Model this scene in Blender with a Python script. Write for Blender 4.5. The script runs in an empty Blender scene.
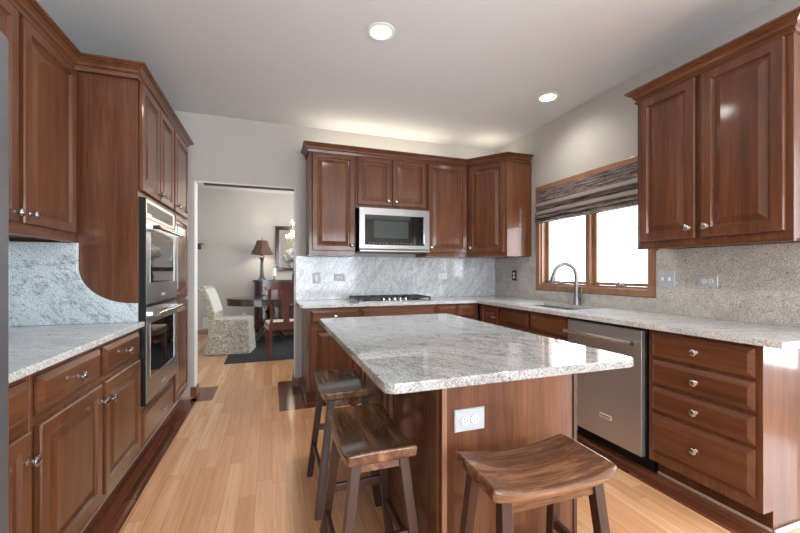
import bpy, bmesh, math, random
from mathutils import Vector, Matrix, Euler
random.seed(7)
PI = math.pi
SC = bpy.context.scene
COL = SC.collection

# ------------------------------------------------------------------ camera, sky, exposure
cd = bpy.data.cameras.new('camera'); cam = bpy.data.objects.new('camera', cd); COL.objects.link(cam)
cam.location = (0, 0, 1.215); cam.rotation_euler = (PI/2, 0, -math.radians(19.18))
cd.sensor_width = 36; cd.lens = 368/800*36; cd.clip_start = .02
cd.shift_y = 5.5/800
SC.camera = cam
SC.view_settings.view_transform = 'Standard'; SC.view_settings.look = 'None'
SC.view_settings.exposure = 0.6; SC.view_settings.gamma = 1; SC.view_settings.use_curve_mapping = False
W = bpy.data.worlds.new('sky'); SC.world = W; W.use_nodes = True
bg = W.node_tree.nodes['Background']; bg.inputs[0].default_value = (.80, .90, 1, 1); bg.inputs[1].default_value = 3.4

def area(name, loc, rot, sx, sy, power, color=(1, 1, 1), portal=False, spread=PI):
    l = bpy.data.lights.new(name, 'AREA'); l.shape = 'RECTANGLE'; l.size = sx; l.size_y = sy
    l.energy = power; l.color = color; l.spread = spread
    if portal: l.cycles.is_portal = True
    o = bpy.data.objects.new(name, l); COL.objects.link(o); o.location = loc; o.rotation_euler = rot
    return o
# daylight coming in through the window openings
area('daylight_sink_window', (2.93, 2.62, 1.55), (0, PI/2, 0), 1.0, 1.15, 20, (.80, .90, 1))
area('daylight_nook_window', (4.52, -1.1, 1.35), (0, PI/2, 0), 2.1, 2.8, 150, (.82, .91, 1))
area('daylight_rear_window', (.9, -3.55, 1.3), (PI/2, 0, 0), 3.2, 2.1, 110, (.84, .92, 1))
area('daylight_dining_window', (2.9, 6.3, 1.5), (0, PI/2, 0), 1.9, 2.2, 50, (.84, .92, 1))

# ------------------------------------------------------------------ materials
def newmat(name):
    m = bpy.data.materials.new(name); m.use_nodes = True
    nt = m.node_tree; b = nt.nodes['Principled BSDF']
    return m, nt, b
def srgb(r, g, b):
    f = lambda c: (c/255/12.92 if c/255 <= .04045 else ((c/255+.055)/1.055)**2.4)
    return (f(r), f(g), f(b), 1)
def plain(name, col, rough=.5, metal=0, coat=0, emit=None, es=0, bump=0, bscale=80):
    m, nt, b = newmat(name)
    b.inputs['Base Color'].default_value = col; b.inputs['Roughness'].default_value = rough
    b.inputs['Metallic'].default_value = metal; b.inputs['Coat Weight'].default_value = coat
    if emit: b.inputs['Emission Color'].default_value = emit; b.inputs['Emission Strength'].default_value = es
    tc = nt.nodes.new('ShaderNodeTexCoord'); n = nt.nodes.new('ShaderNodeTexNoise'); n.inputs['Scale'].default_value = bscale
    nt.links.new(tc.outputs['Object'], n.inputs['Vector'])
    if bump:
        bp = nt.nodes.new('ShaderNodeBump'); bp.inputs['Strength'].default_value = bump; bp.inputs['Distance'].default_value = .002
        nt.links.new(n.outputs[0], bp.inputs['Height']); nt.links.new(bp.outputs[0], b.inputs['Normal'])
    return m
class G:
    """tiny node helper"""
    def __init__(s, nt): s.nt = nt
    def n(s, t, **k):
        x = s.nt.nodes.new(t)
        for a, v in k.items(): setattr(x, a, v)
        return x
    def l(s, a, b): s.nt.links.new(a, b)
    def math(s, op, a, b=None, c=None):
        x = s.n('ShaderNodeMath', operation=op)
        for i, v in enumerate((a, b, c)):
            if v is None: continue
            if isinstance(v, (int, float)): x.inputs[i].default_value = v
            else: s.l(v, x.inputs[i])
        return x.outputs[0]
    def ramp(s, fac, stops, interp='LINEAR'):
        r = s.n('ShaderNodeValToRGB'); e = r.color_ramp.elements; r.color_ramp.interpolation = interp
        while len(e) < len(stops): e.new(.5)
        for i, (p, c) in enumerate(stops): e[i].position = p; e[i].color = c
        s.l(fac, r.inputs[0]); return r.outputs[0]
    def mix(s, fac, a, b, mode='MIX'):
        x = s.n('ShaderNodeMix', data_type='RGBA', blend_type=mode)
        for sock, v in ((x.inputs[0], fac), (x.inputs[6], a), (x.inputs[7], b)):
            if isinstance(v, (int, float)): sock.default_value = v
            elif isinstance(v, tuple): sock.default_value = v
            else: s.l(v, sock)
        return x.outputs[2]
    def noise(s, vec, scale, detail=3, rough=.5, dist=0):
        x = s.n('ShaderNodeTexNoise'); x.inputs['Scale'].default_value = scale; x.inputs['Detail'].default_value = detail
        x.inputs['Roughness'].default_value = rough; x.inputs['Distortion'].default_value = dist
        s.l(vec, x.inputs['Vector']); return x.outputs[0]
    def mapping(s, vec, scale=(1, 1, 1), rot=(0, 0, 0), loc=(0, 0, 0)):
        x = s.n('ShaderNodeMapping'); x.inputs['Scale'].default_value = scale; x.inputs['Rotation'].default_value = rot; x.inputs['Location'].default_value = loc
        s.l(vec, x.inputs[0]); return x.outputs[0]
def wood(name, axis, dark, mid, light, rough=.32, coat=.35, stave=0.0, fine=1.0, spec=.5):
    m, nt, b = newmat(name); g = G(nt)
    tc = g.n('ShaderNodeTexCoord'); oi = g.n('ShaderNodeObjectInfo')
    off = g.n('ShaderNodeVectorMath', operation='ADD'); sc = g.n('ShaderNodeVectorMath', operation='SCALE'); sc.inputs['Scale'].default_value = 7
    cx = g.n('ShaderNodeCombineXYZ'); [g.l(oi.outputs['Random'], cx.inputs[i]) for i in range(3)]
    g.l(cx.outputs[0], sc.inputs[0]); g.l(tc.outputs['Object'], off.inputs[0]); g.l(sc.outputs[0], off.inputs[1])
    s = [9, 9, 9]; s[axis] = .7
    v = g.mapping(off.outputs[0], tuple(s)); a = g.noise(v, 1.4*fine, 5, .6, .6)
    s2 = [90, 90, 90]; s2[axis] = 3.5
    v2 = g.mapping(off.outputs[0], tuple(s2)); f = g.noise(v2, 1.5, 3, .6)
    c = g.ramp(a, [(.2, dark), (.48, mid), (.8, light)])
    c = g.mix(g.math('MULTIPLY', g.math('SUBTRACT', .66, f), 1.6), c, dark)
    if stave:
        sep = g.n('ShaderNodeSeparateXYZ'); g.l(tc.outputs['Object'], sep.inputs[0])
        w = g.n('ShaderNodeTexWhiteNoise', noise_dimensions='1D')
        idx = g.math('ADD', g.math('FLOOR', g.math('MULTIPLY', sep.outputs[0 if axis != 0 else 2], 13.3)), g.math('MULTIPLY', oi.outputs['Random'], 77))
        g.l(idx, w.inputs['W'])
        hs = g.n('ShaderNodeHueSaturation'); g.l(c, hs.inputs['Color'])
        g.l(g.math('ADD', 1-stave/2, g.math('MULTIPLY', w.outputs['Value'], stave)), hs.inputs['Value']); c = hs.outputs[0]
    g.l(c, b.inputs['Base Color'])
    b.inputs['Roughness'].default_value = rough; b.inputs['Coat Weight'].default_value = coat; b.inputs['Coat Roughness'].default_value = .10; b.inputs['Specular IOR Level'].default_value = spec
    bp = g.n('ShaderNodeBump'); bp.inputs['Strength'].default_value = .12; bp.inputs['Distance'].default_value = .001
    g.l(f, bp.inputs['Height']); g.l(bp.outputs[0], b.inputs['Normal'])
    return m
CH = (srgb(74, 41, 24), srgb(107, 64, 40), srgb(130, 83, 55))
M = {}
for ax, nm in ((0, 'x'), (1, 'y'), (2, 'z')):
    M['cherry_'+nm] = wood('cherry_'+nm, ax, *CH, stave=.14, rough=.42, coat=.65, spec=.25)
M['seat_light'] = wood('stool_seat_wood', 0, srgb(50, 29, 20), srgb(116, 77, 52), srgb(186, 140, 102), rough=.26, coat=.5, fine=1.8)
M['stool_leg'] = wood('stool_leg_wood', 2, srgb(44, 25, 18), srgb(66, 38, 27), srgb(84, 50, 36), rough=.38, coat=.15)
M['trim_oak'] = wood('window_oak', 2, srgb(128, 90, 66), srgb(156, 114, 86), srgb(176, 134, 106), rough=.4, coat=.2)
M['trim_oak_y'] = wood('window_oak_y', 0, srgb(128, 90, 66), srgb(156, 114, 86), srgb(176, 134, 106), rough=.4, coat=.2)
M['base_wood'] = wood('baseboard_wood', 0, srgb(100, 58, 36), srgb(134, 84, 56), srgb(150, 98, 68), rough=.35)
M['mahogany'] = wood('mahogany', 2, srgb(34, 14, 12), srgb(62, 26, 20), srgb(86, 40, 30), rough=.2, coat=.6)
M['mahogany_red'] = wood('mahogany_red', 2, srgb(62, 22, 14), srgb(104, 44, 28), srgb(130, 62, 40), rough=.2, coat=.6)
M['steel'] = plain('stainless_steel', srgb(178, 176, 174), .3, .92)
M['steel_dw'] = plain('stainless_steel_satin', srgb(176, 172, 168), .34, .75)
M['chrome'] = plain('bright_steel', srgb(215, 215, 215), .14, 1)
M['nickel'] = plain('brushed_nickel', srgb(188, 187, 184), .24, 1)
M['faucet'] = plain('satin_faucet_steel', srgb(142, 142, 142), .38, .85)
M['black'] = plain('black_plastic', srgb(22, 22, 24), .35)
M['dark_gap'] = plain('dark_recess', srgb(28, 20, 18), .7)
M['blackglass'] = plain('black_glass', srgb(8, 12, 12), .04, 0, .5)
M['mwindow'] = plain('microwave_window', srgb(52, 62, 60), .08, 0, .6)
M['iron'] = plain('cast_iron', srgb(46, 50, 56), .45, .2, bump=.2)
M['white'] = plain('white_plastic', srgb(232, 232, 230), .35)
M['plate'] = plain('grey_plate', srgb(186, 188, 190), .35)
M['keypad'] = plain('grey_keypad', srgb(120, 122, 124), .5)
M['red'] = plain('red_enamel', srgb(170, 20, 24), .3)
M['fridge'] = plain('fridge_grey', srgb(112, 112, 116), .38, .6)
M['shoe'] = plain('shoe_molding_wood', srgb(205, 178, 152), .45)
M['shoe_white'] = plain('shoe_white', srgb(225, 222, 216), .45)
M['wall'] = plain('wall_paint', srgb(190, 186, 180), .75, bump=.06, bscale=300)
M['wall_dining'] = plain('wall_paint_dining', srgb(188, 184, 179), .75, bump=.06, bscale=300)
M['ceil'] = plain('ceiling_paint', srgb(216, 220, 222), .85, bump=.05, bscale=300)
M['jamb'] = plain('white_jamb_paint', srgb(236, 236, 234), .5)
M['track'] = plain('bronze_track', srgb(92, 72, 66), .4, .5)
M['lampmetal'] = plain('antique_pewter', srgb(92, 88, 88), .35, .6)
M['flower'] = plain('white_petal', srgb(232, 232, 222), .7)
M['leaf'] = plain('green_leaf', srgb(70, 92, 60), .6)
M['vase'] = plain('dark_ceramic', srgb(40, 56, 64), .15, 0, .6)
M['candle'] = plain('white_wax', srgb(238, 236, 230), .4)
M['bulb'] = plain('bulb_glow', (1, .86, .66, 1), .4, emit=(1, .80, .56, 1), es=30)
M['brass'] = plain('pale_brass', srgb(196, 172, 130), .3, .8)
M['cushion'] = plain('cream_cushion', srgb(206, 196, 176), .85, bump=.2)
M['canlight'] = plain('can_light_lens', (1, 1, 1, 1), .4, emit=(1, .96, .88, 1), es=9)
M['cantrim'] = plain('can_trim', srgb(244, 242, 236), .5)

def granite(name, base, mid, dark, vein, speck=.55, light=0, rot=(0, 0, 0), vscale=2.2, fine=150, rough=.12, veinamt=.75, tint=None):
    m, nt, b = newmat(name); g = G(nt); tc = g.n('ShaderNodeTexCoord'); P = tc.outputs['Object']
    R = g.mapping(P, (1, 1, 1), rot)
    st = g.mapping(R, (1, 3.2, 3.2))
    big = g.noise(st, vscale, 6, .65, 1.5)
    f1 = g.noise(P, fine, 2, .6)
    f2 = g.noise(g.mapping(R, (.6, 1.6, 1.6)), fine*.45, 3, .7)
    c = g.ramp(f1, [(.38, mid), (.52, base), (.62, tuple(min(1, v*1.18) for v in base[:3])+(1,))])
    # flowing veins: thin bands where the noise crosses a level
    band = g.math('ABSOLUTE', g.math('SUBTRACT', big, .5))
    vm = g.ramp(band, [(0, (1, 1, 1, 1)), (.045, (0, 0, 0, 1))])
    vm2 = g.math('MULTIPLY', vm, g.ramp(f2, [(.4, (.15, .15, .15, 1)), (.6, (1, 1, 1, 1))]))
    c = g.mix(g.math('MULTIPLY', vm2, veinamt), c, vein)
    cloud = g.noise(st, vscale*.8, 3, .6, .8)
    c = g.mix(g.math('MULTIPLY', g.ramp(cloud, [(.42, (0, 0, 0, 1)), (.68, (1, 1, 1, 1))]), .45), c, mid)
    if light:
        lb = g.noise(g.mapping(R, (.8, 2.6, 2.6), loc=(4, 2, 1)), vscale*1.5, 4, .6, 2.2)
        lv = g.ramp(g.math('ABSOLUTE', g.math('SUBTRACT', lb, .5)), [(0, (1, 1, 1, 1)), (.022, (0, 0, 0, 1))])
        c = g.mix(g.math('MULTIPLY', lv, light), c, (.86, .87, .88, 1))
    sp = g.ramp(f2, [(.60, (0, 0, 0, 1)), (.70, (1, 1, 1, 1))])
    c = g.mix(g.math('MULTIPLY', sp, speck), c, dark)
    vor = g.n('ShaderNodeTexVoronoi'); vor.inputs['Scale'].default_value = 42; g.l(P, vor.inputs['Vector'])
    dots = g.ramp(vor.outputs['Distance'], [(.12, (1, 1, 1, 1)), (.2, (0, 0, 0, 1))])
    gate = g.ramp(g.noise(P, 22, 2), [(.5, (0, 0, 0, 1)), (.6, (1, 1, 1, 1))])
    c = g.mix(g.math('MULTIPLY', g.math('MULTIPLY', dots, gate), .8), c, dark)
    g.l(c, b.inputs['Base Color']); b.inputs['Roughness'].default_value = rough; b.inputs['Specular IOR Level'].default_value = .6
    return m
M['granite'] = granite('island_granite', srgb(172, 174, 174), srgb(130, 132, 133), srgb(58, 57, 60), srgb(74, 71, 73), rot=(0, 0, .9), vscale=2.0, rough=.05)
M['granite_back'] = granite('backsplash_granite', srgb(216, 217, 217), srgb(172, 174, 176), srgb(84, 86, 94), srgb(128, 130, 134), rot=(0, 1.0, 0), vscale=2.0, speck=.45, light=.75)
M['granite_left'] = granite('left_granite', srgb(222, 231, 234), srgb(180, 192, 197), srgb(74, 86, 96), srgb(92, 104, 114), rot=(0, -.8, 0), vscale=1.8, speck=.5)
M['granite_right'] = granite('right_granite', srgb(206, 201, 192), srgb(152, 145, 138), srgb(44, 41, 41), srgb(120, 112, 106), vscale=3, speck=.9, veinamt=.25, fine=200)
M['granite_top'] = granite('perimeter_granite', srgb(216, 216, 214), srgb(176, 175, 174), srgb(84, 82, 86), srgb(132, 130, 130), rot=(0, 0, .4), speck=.5)

def floor_mat(name, cA, cB, cC, width=.057, length=.95, axis='y', rough=.18):
    m, nt, b = newmat(name); g = G(nt); tc = g.n('ShaderNodeTexCoord')
    sep = g.n('ShaderNodeSeparateXYZ'); g.l(tc.outputs['Object'], sep.inputs[0])
    X, Y = (sep.outputs[0], sep.outputs[1]) if axis == 'y' else (sep.outputs[1], sep.outputs[0])
    rx = g.math('DIVIDE', X, width); row = g.math('FLOOR', rx)
    w1 = g.n('ShaderNodeTexWhiteNoise', noise_dimensions='1D'); g.l(row, w1.inputs['W'])
    ry = g.math('ADD', g.math('DIVIDE', Y, length), g.math('MULTIPLY', w1.outputs['Value'], 9.7)); brd = g.math('FLOOR', ry)
    cv = g.n('ShaderNodeCombineXYZ'); g.l(row, cv.inputs[0]); g.l(brd, cv.inputs[1])
    w2 = g.n('ShaderNodeTexWhiteNoise', noise_dimensions='2D'); g.l(cv.outputs[0], w2.inputs['Vector'])
    c = g.ramp(w2.outputs['Value'], [(0, cA), (.5, cB), (1, cC)])
    # grain
    cv2 = g.n('ShaderNodeCombineXYZ'); g.l(g.math('MULTIPLY', X, 26), cv2.inputs[0]); g.l(g.math('MULTIPLY', Y, .9), cv2.inputs[1]); g.l(g.math('MULTIPLY', w2.outputs['Value'], 40), cv2.inputs[2])
    gr = g.noise(cv2.outputs[0], 1.6, 5, .65, 1.2)
    c = g.mix(g.math('MULTIPLY', g.ramp(gr, [(.42, (1, 1, 1, 1)), (.54, (0, 0, 0, 1))]), .32), c, tuple(v*.62 for v in cA[:3])+(1,))
    # seams
    fx = g.math('ABSOLUTE', g.math('SUBTRACT', g.math('FRACT', rx), .5)); fy = g.math('ABSOLUTE', g.math('SUBTRACT', g.math('FRACT', ry), .5))
    s1 = g.math('GREATER_THAN', fx, .478); s2 = g.math('GREATER_THAN', fy, .4988)
    seam = g.math('MAXIMUM', s1, s2)
    c = g.mix(g.math('MULTIPLY', seam, .42), c, tuple(v*.35 for v in cA[:3])+(1,))
    g.l(c, b.inputs['Base Color']); b.inputs['Roughness'].default_value = rough
    b.inputs['Coat Weight'].default_value = .25; b.inputs['Coat Roughness'].default_value = .15
    bp = g.n('ShaderNodeBump'); bp.inputs['Strength'].default_value = .25; bp.inputs['Distance'].default_value = .001; bp.invert = True
    g.l(seam, bp.inputs['Height']); g.l(bp.outputs[0], b.inputs['Normal'])
    return m
M['floor'] = floor_mat('oak_strip_floor', srgb(206, 150, 106), srgb(220, 166, 121), srgb(232, 184, 141), width=.083)
M['border_y'] = floor_mat('walnut_border', srgb(92, 50, 34), srgb(114, 66, 46), srgb(132, 80, 56), axis='y')
M['border_x'] = floor_mat('walnut_border_x', srgb(92, 50, 34), srgb(114, 66, 46), srgb(132, 80, 56), axis='x')

def glass_mat():
    m, nt, b = newmat('window_glass'); g = G(nt); nt.nodes.remove(b)
    out = nt.nodes['Material Output']; t = g.n('ShaderNodeBsdfTransparent'); gl = g.n('ShaderNodeBsdfGlossy'); gl.inputs['Roughness'].default_value = .02
    mx = g.n('ShaderNodeMixShader'); lw = g.n('ShaderNodeLayerWeight'); lw.inputs[0].default_value = .5
    g.l(g.math('ADD', .03, g.math('MULTIPLY', g.math('POWER', lw.outputs['Facing'], 5), .8)), mx.inputs[0]); g.l(t.outputs[0], mx.inputs[1]); g.l(gl.outputs[0], mx.inputs[2]); g.l(mx.outputs[0], out.inputs[0])
    return m
M['glass'] = glass_mat()
M['mirror'] = plain('mirror_silver', (.9, .9, .9, 1), .02, 1)
def shade_weave():
    m, nt, b = newmat('woven_reed'); g = G(nt); tc = g.n('ShaderNodeTexCoord')
    v = g.mapping(tc.outputs['Object'], (4, 4, 150)); a = g.noise(v, 1, 3, .7)
    v2 = g.mapping(tc.outputs['Object'], (220, 40, 60)); a2 = g.noise(v2, 1, 2, .6)
    c = g.ramp(g.math('ADD', g.math('MULTIPLY', a, .75), g.math('MULTIPLY', a2, .25)), [(.42, srgb(44, 36, 37)), (.50, srgb(92, 80, 78)), (.58, srgb(168, 154, 144))])
    g.l(c, b.inputs['Base Color']); b.inputs['Roughness'].default_value = .8
    bp = g.n('ShaderNodeBump'); bp.inputs['Strength'].default_value = .5; bp.inputs['Distance'].default_value = .003
    g.l(a, bp.inputs['Height']); g.l(bp.outputs[0], b.inputs['Normal']); return m
M['weave'] = shade_weave()
M['band'] = plain('pale_fold_band', srgb(138, 126, 124), .7, bump=.3, bscale=200)  # smooth fold bands, paler than the woven folds
def damask():
    m, nt, b = newmat('floral_fabric'); g = G(nt); tc = g.n('ShaderNodeTexCoord')
    n = g.noise(tc.outputs['Object'], 11, 2, .5, 3.0)
    band = g.math('ABSOLUTE', g.math('SUBTRACT', n, .5))
    c = g.ramp(band, [(.0, srgb(196, 186, 166)), (.03, srgb(200, 190, 170)), (.05, srgb(136, 130, 118))])
    g.l(c, b.inputs['Base Color']); b.inputs['Roughness'].default_value = .75; b.inputs['Sheen Weight'].default_value = .3; return m
M['damask'] = damask()
M['linen'] = plain('pale_linen', srgb(206, 204, 196), .8, bump=.1)
def rugmat():
    m, nt, b = newmat('striped_rug'); g = G(nt); tc = g.n('ShaderNodeTexCoord')
    sep = g.n('ShaderNodeSeparateXYZ'); g.l(tc.outputs['Object'], sep.inputs[0])
    s = g.math('FRACT', g.math('MULTIPLY', sep.outputs[1], 7))
    n = g.noise(tc.outputs['Object'], 60, 3)
    c = g.ramp(g.math('ADD', s, g.math('MULTIPLY', n, .1)), [(.0, srgb(30, 30, 36)), (.72, srgb(40, 40, 47)), (.78, srgb(88, 84, 84)), (.9, srgb(34, 34, 40))])
    g.l(c, b.inputs['Base Color']); b.inputs['Roughness'].default_value = .95; return m
M['rug'] = rugmat()
M['lampshade'] = plain('brown_shade_cloth', srgb(96, 70, 58), .8, bump=.3)

# ------------------------------------------------------------------ mesh helpers
def bm_new(): return bmesh.new()
def bx(bm, x0, x1, y0, y1, z0, z1, mi=0):
    vs = [bm.verts.new(p) for p in ((x0, y0, z0), (x1, y0, z0), (x1, y1, z0), (x0, y1, z0), (x0, y0, z1), (x1, y0, z1), (x1, y1, z1), (x0, y1, z1))]
    for f in ((0, 3, 2, 1), (4, 5, 6, 7), (0, 1, 5, 4), (1, 2, 6, 5), (2, 3, 7, 6), (3, 0, 4, 7)):
        fc = bm.faces.new([vs[i] for i in f]); fc.material_index = mi
    return vs
def prism(bm, pts, z0, z1, axis='z'):
    """polygon pts extruded along an axis; pts are (a,b) in the other two axes"""
    def P(a, b, t): return {'z': (a, b, t), 'y': (a, t, b), 'x': (t, a, b)}[axis]
    lo = [bm.verts.new(P(a, b, z0)) for a, b in pts]; hi = [bm.verts.new(P(a, b, z1)) for a, b in pts]
    n = len(pts); bm.faces.new(lo[::-1]); bm.faces.new(hi)
    for i in range(n): bm.faces.new((lo[i], lo[(i+1) % n], hi[(i+1) % n], hi[i]))
def lathe(bm, prof, c=(0, 0, 0), axis=(0, 0, 1), seg=20):
    """prof = [(r, t)] revolved about axis through c"""
    a = Vector(axis).normalized(); q = Vector((0, 0, 1)).rotation_difference(a)
    rings = []
    for r, t in prof:
        if r < 1e-5: rings.append([bm.verts.new(Vector(c)+q@Vector((0, 0, t)))]); continue
        rings.append([bm.verts.new(Vector(c)+q@Vector((r*math.cos(2*PI*k/seg), r*math.sin(2*PI*k/seg), t))) for k in range(seg)])
    for A, B in zip(rings, rings[1:]):
        for k in range(seg):
            k2 = (k+1) % seg
            if len(A) == 1 and len(B) == 1: continue
            if len(A) == 1: bm.faces.new((A[0], B[k2], B[k]))
            elif len(B) == 1: bm.faces.new((A[k], A[k2], B[0]))
            else: bm.faces.new((A[k], A[k2], B[k2], B[k]))
    for R, fl in ((rings[0], True), (rings[-1], False)):
        if len(R) > 1: bm.faces.new(R[::-1] if fl else R)
def tube(bm, pts, r, seg=12, cap=True):
    pts = [Vector(p) for p in pts]; rr = r if isinstance(r, (list, tuple)) else [r]*len(pts)
    rings = []; up = None
    for i, p in enumerate(pts):
        d = ((pts[min(i+1, len(pts)-1)]-p).normalized() + (p-pts[max(i-1, 0)]).normalized()).normalized()
        if up is None: up = d.orthogonal().normalized()
        else: up = (up - d*up.dot(d)).normalized()
        s = d.cross(up)
        rings.append([bm.verts.new(p+(up*math.cos(2*PI*k/seg)+s*math.sin(2*PI*k/seg))*rr[i]) for k in range(seg)])
    for A, B in zip(rings, rings[1:]):
        for k in range(seg): bm.faces.new((A[k], A[(k+1) % seg], B[(k+1) % seg], B[k]))
    if cap: bm.faces.new(rings[0][::-1]); bm.faces.new(rings[-1])
def beam(bm, p0, p1, w0, d0, w1=None, d1=None):
    """4-sided tapering bar between two points, faces kept square to x/y"""
    w1 = w0 if w1 is None else w1; d1 = d0 if d1 is None else d1
    A = [bm.verts.new(Vector(p0)+Vector((sx*w0/2, sy*d0/2, 0))) for sx, sy in ((-1, -1), (1, -1), (1, 1), (-1, 1))]
    B = [bm.verts.new(Vector(p1)+Vector((sx*w1/2, sy*d1/2, 0))) for sx, sy in ((-1, -1), (1, -1), (1, 1), (-1, 1))]
    bm.faces.new(A[::-1]); bm.faces.new(B)
    for i in range(4): bm.faces.new((A[i], A[(i+1) % 4], B[(i+1) % 4], B[i]))
def obj(name, bm, mat, parent=None, smooth=False, bevel=0, segs=2, sub=0):
    bmesh.ops.recalc_face_normals(bm, faces=bm.faces)
    me = bpy.data.meshes.new(name); bm.to_mesh(me); bm.free()
    for m in (mat if isinstance(mat, (list, tuple)) else [mat]): me.materials.append(M[m] if isinstance(m, str) else m)
    o = bpy.data.objects.new(name, me); COL.objects.link(o)
    if parent: o.parent = parent
    if smooth:
        for p in me.polygons: p.use_smooth = True
        try: me.set_sharp_from_angle(angle=math.radians(40))
        except Exception: pass
    if sub:
        s = o.modifiers.new('subd', 'SUBSURF'); s.levels = sub; s.render_levels = sub
    if bevel:
        b = o.modifiers.new('bevel', 'BEVEL'); b.width = bevel; b.segments = segs; b.limit_method = 'ANGLE'; b.angle_limit = math.radians(35)
    return o
def boxo(name, mat, parent, *a, **k):
    bm = bm_new(); bx(bm, *a); return obj(name, bm, mat, parent, **k)
def thing(name, label, cat, loc=(0, 0, 0), rz=0, group=None):
    o = bpy.data.objects.new(name, None); COL.objects.link(o); o.empty_display_size = .1
    o.location = loc; o.rotation_euler = (0, 0, rz); o['label'] = label; o['category'] = cat
    if group: o['group'] = group
    return o
def tag(o, label, cat, group=None):
    o['label'] = label; o['category'] = cat
    if group: o['group'] = group
    return o
def struct(name, bm, mat, parent=None, **k):
    o = obj(name, bm, mat, parent, **k)
    if not parent: o['kind'] = 'structure'
    return o
def panel_rings(bm, x0, x1, z0, z1, y, rings, T):
    """rectangular slab, back at y, front towards -y; rings = [(inset, height)]"""
    prev = [bm.verts.new(p) for p in ((x0, y, z0), (x1, y, z0), (x1, y, z1), (x0, y, z1))]
    bm.faces.new(prev)
    for ins, h in rings:
        cur = [bm.verts.new(p) for p in ((x0+ins, y-h, z0+ins), (x1-ins, y-h, z0+ins), (x1-ins, y-h, z1-ins), (x0+ins, y-h, z1-ins))]
        for i in range(4): bm.faces.new((prev[i], prev[(i+1) % 4], cur[(i+1) % 4], cur[i]))
        prev = cur
    bm.faces.new(prev)
T = .02
DOOR = lambda st: [(0, T-.005), (.005, T), (st-.008, T), (st-.001, T-.012), (st+.008, T-.013), (st+.038, T-.002), (st+.041, T-.001)]
DRAW = [(0, T-.013), (.006, T-.010), (.022, T-.001), (.025, T)]
SLAB = [(0, T-.004), (.004, T)]
def knob(parent, x, z, y=-T-.003):
    bm = bm_new()
    lathe(bm, [(.010, 0), (.0105, .002), (.0055, .006), (.0055, .014), (.012, .018), (.018, .024), (.018, .029), (.014, .033), (0, .036)], (x, y, z), (0, -1, 0), 16)
    return obj('knob', bm, 'nickel', parent, smooth=True)
def door(parent, x0, x1, z0, z1, kx=None, kz=None, st=.058, mat='cherry_z', label=None):
    bm = bm_new(); panel_rings(bm, x0, x1, z0, z1, -.003, DOOR(st), T)
    o = obj('door', bm, mat, parent)
    if kx is not None: knob(o, kx, kz)
    return o
def drawer(parent, x0, x1, z0, z1, knobs=1, name='drawer'):
    bm = bm_new(); panel_rings(bm, x0, x1, z0, z1, -.003, DRAW, T)
    o = obj(name, bm, 'cherry_x', parent)
    if knobs: knob(o, (x0+x1)/2, (z0+z1)/2)
    return o
def body(parent, w, d, z0, z1, toe=False, x0=0, mat='cherry_z'):
    bm = bm_new()
    if toe:
        prism(bm, [(0, .105), (.0, z1), (d, z1), (d, 0), (.075, 0), (.075, .105)], x0, x0+w, 'x')
    else: bx(bm, x0, x0+w, 0, d, z0, z1)
    return obj('cabinet_body', bm, mat, parent, bevel=.0015, segs=1)

# ------------------------------------------------------------------ the setting
XL, XR, YB, ZC = -1.375, 2.71, 4.06, 2.77
OX0, OX1, OZ = -.72, .235, 2.11          # doorway opening
YD = 8.05; XD0, XD1 = -2.2, 2.75
YR, XN, YN = -3.4, 4.4, .90
bm = bm_new(); bx(bm, -2.6, XN+.2, YR-.2, YD+.2, -.1, 0); struct('floor', bm, 'floor')
bm = bm_new(); bx(bm, -2.6, XN+.2, YR-.2, YB+.06, ZC, ZC+.1); struct('ceiling', bm, 'ceil')
bm = bm_new(); bx(bm, -2.6, XN+.2, YB+.06, YD+.2, 2.85, 2.95); struct('ceiling_dining', bm, 'ceil')
bm = bm_new()   # back wall with the doorway
bx(bm, XL-.12, OX0, YB, YB+.12, 0, 2.85); bx(bm, OX0, OX1, YB, YB+.12, OZ, 2.85); bx(bm, OX1, XR+.3, YB, YB+.12, 0, 2.85)
struct('wall_back', bm, 'wall')
bm = bm_new(); bx(bm, XL-.12, XL, YR, YB, 0, ZC); struct('wall_left', bm, 'wall')
WY0, WY1, WZ0, WZ1 = 2.015, 3.21, 1.082, 2.065     # rough opening of the sink window
bm = bm_new()
bx(bm, XR, XR+.16, YN, WY0, 0, ZC); bx(bm, XR, XR+.16, WY1, YB, 0, ZC)
bx(bm, XR, XR+.16, WY0, WY1, 0, WZ0); bx(bm, XR, XR+.16, WY0, WY1, WZ1, ZC)
struct('wall_right', bm, 'wall')
bm = bm_new(); bx(bm, XR+.16, XN+.12, YN, YN+.12, 0, ZC); struct('wall_nook_return', bm, 'wall')
bm = bm_new(); a, b_, c0, c1 = -2.5, .3, .3, 2.4
bx(bm, XN, XN+.12, YR, a, 0, ZC); bx(bm, XN, XN+.12, b_, YN, 0, ZC); bx(bm, XN, XN+.12, a, b_, 0, c0); bx(bm, XN, XN+.12, a, b_, c1, ZC)
struct('wall_nook', bm, 'wall')
bm = bm_new(); a, b_, c0, c1 = -.7, 2.5, .25, 2.35
bx(bm, XL-.12, a, YR-.12, YR, 0, ZC); bx(bm, b_, XN+.12, YR-.12, YR, 0, ZC); bx(bm, a, b_, YR-.12, YR, 0, c0); bx(bm, a, b_, YR-.12, YR, c1, ZC)
struct('wall_rear', bm, 'wall')
bm = bm_new(); bx(bm, XD0-.1, XD1+.1, YD, YD+.12, 0, 2.85); struct('wall_dining_back', bm, 'wall_dining')
bm = bm_new(); bx(bm, XD0-.12, XD0, YB+.12, YD, 0, 2.85); struct('wall_dining_left', bm, 'wall_dining')
bm = bm_new(); a, b_, c0, c1 = 5.2, 7.4, .5, 2.4
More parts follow.
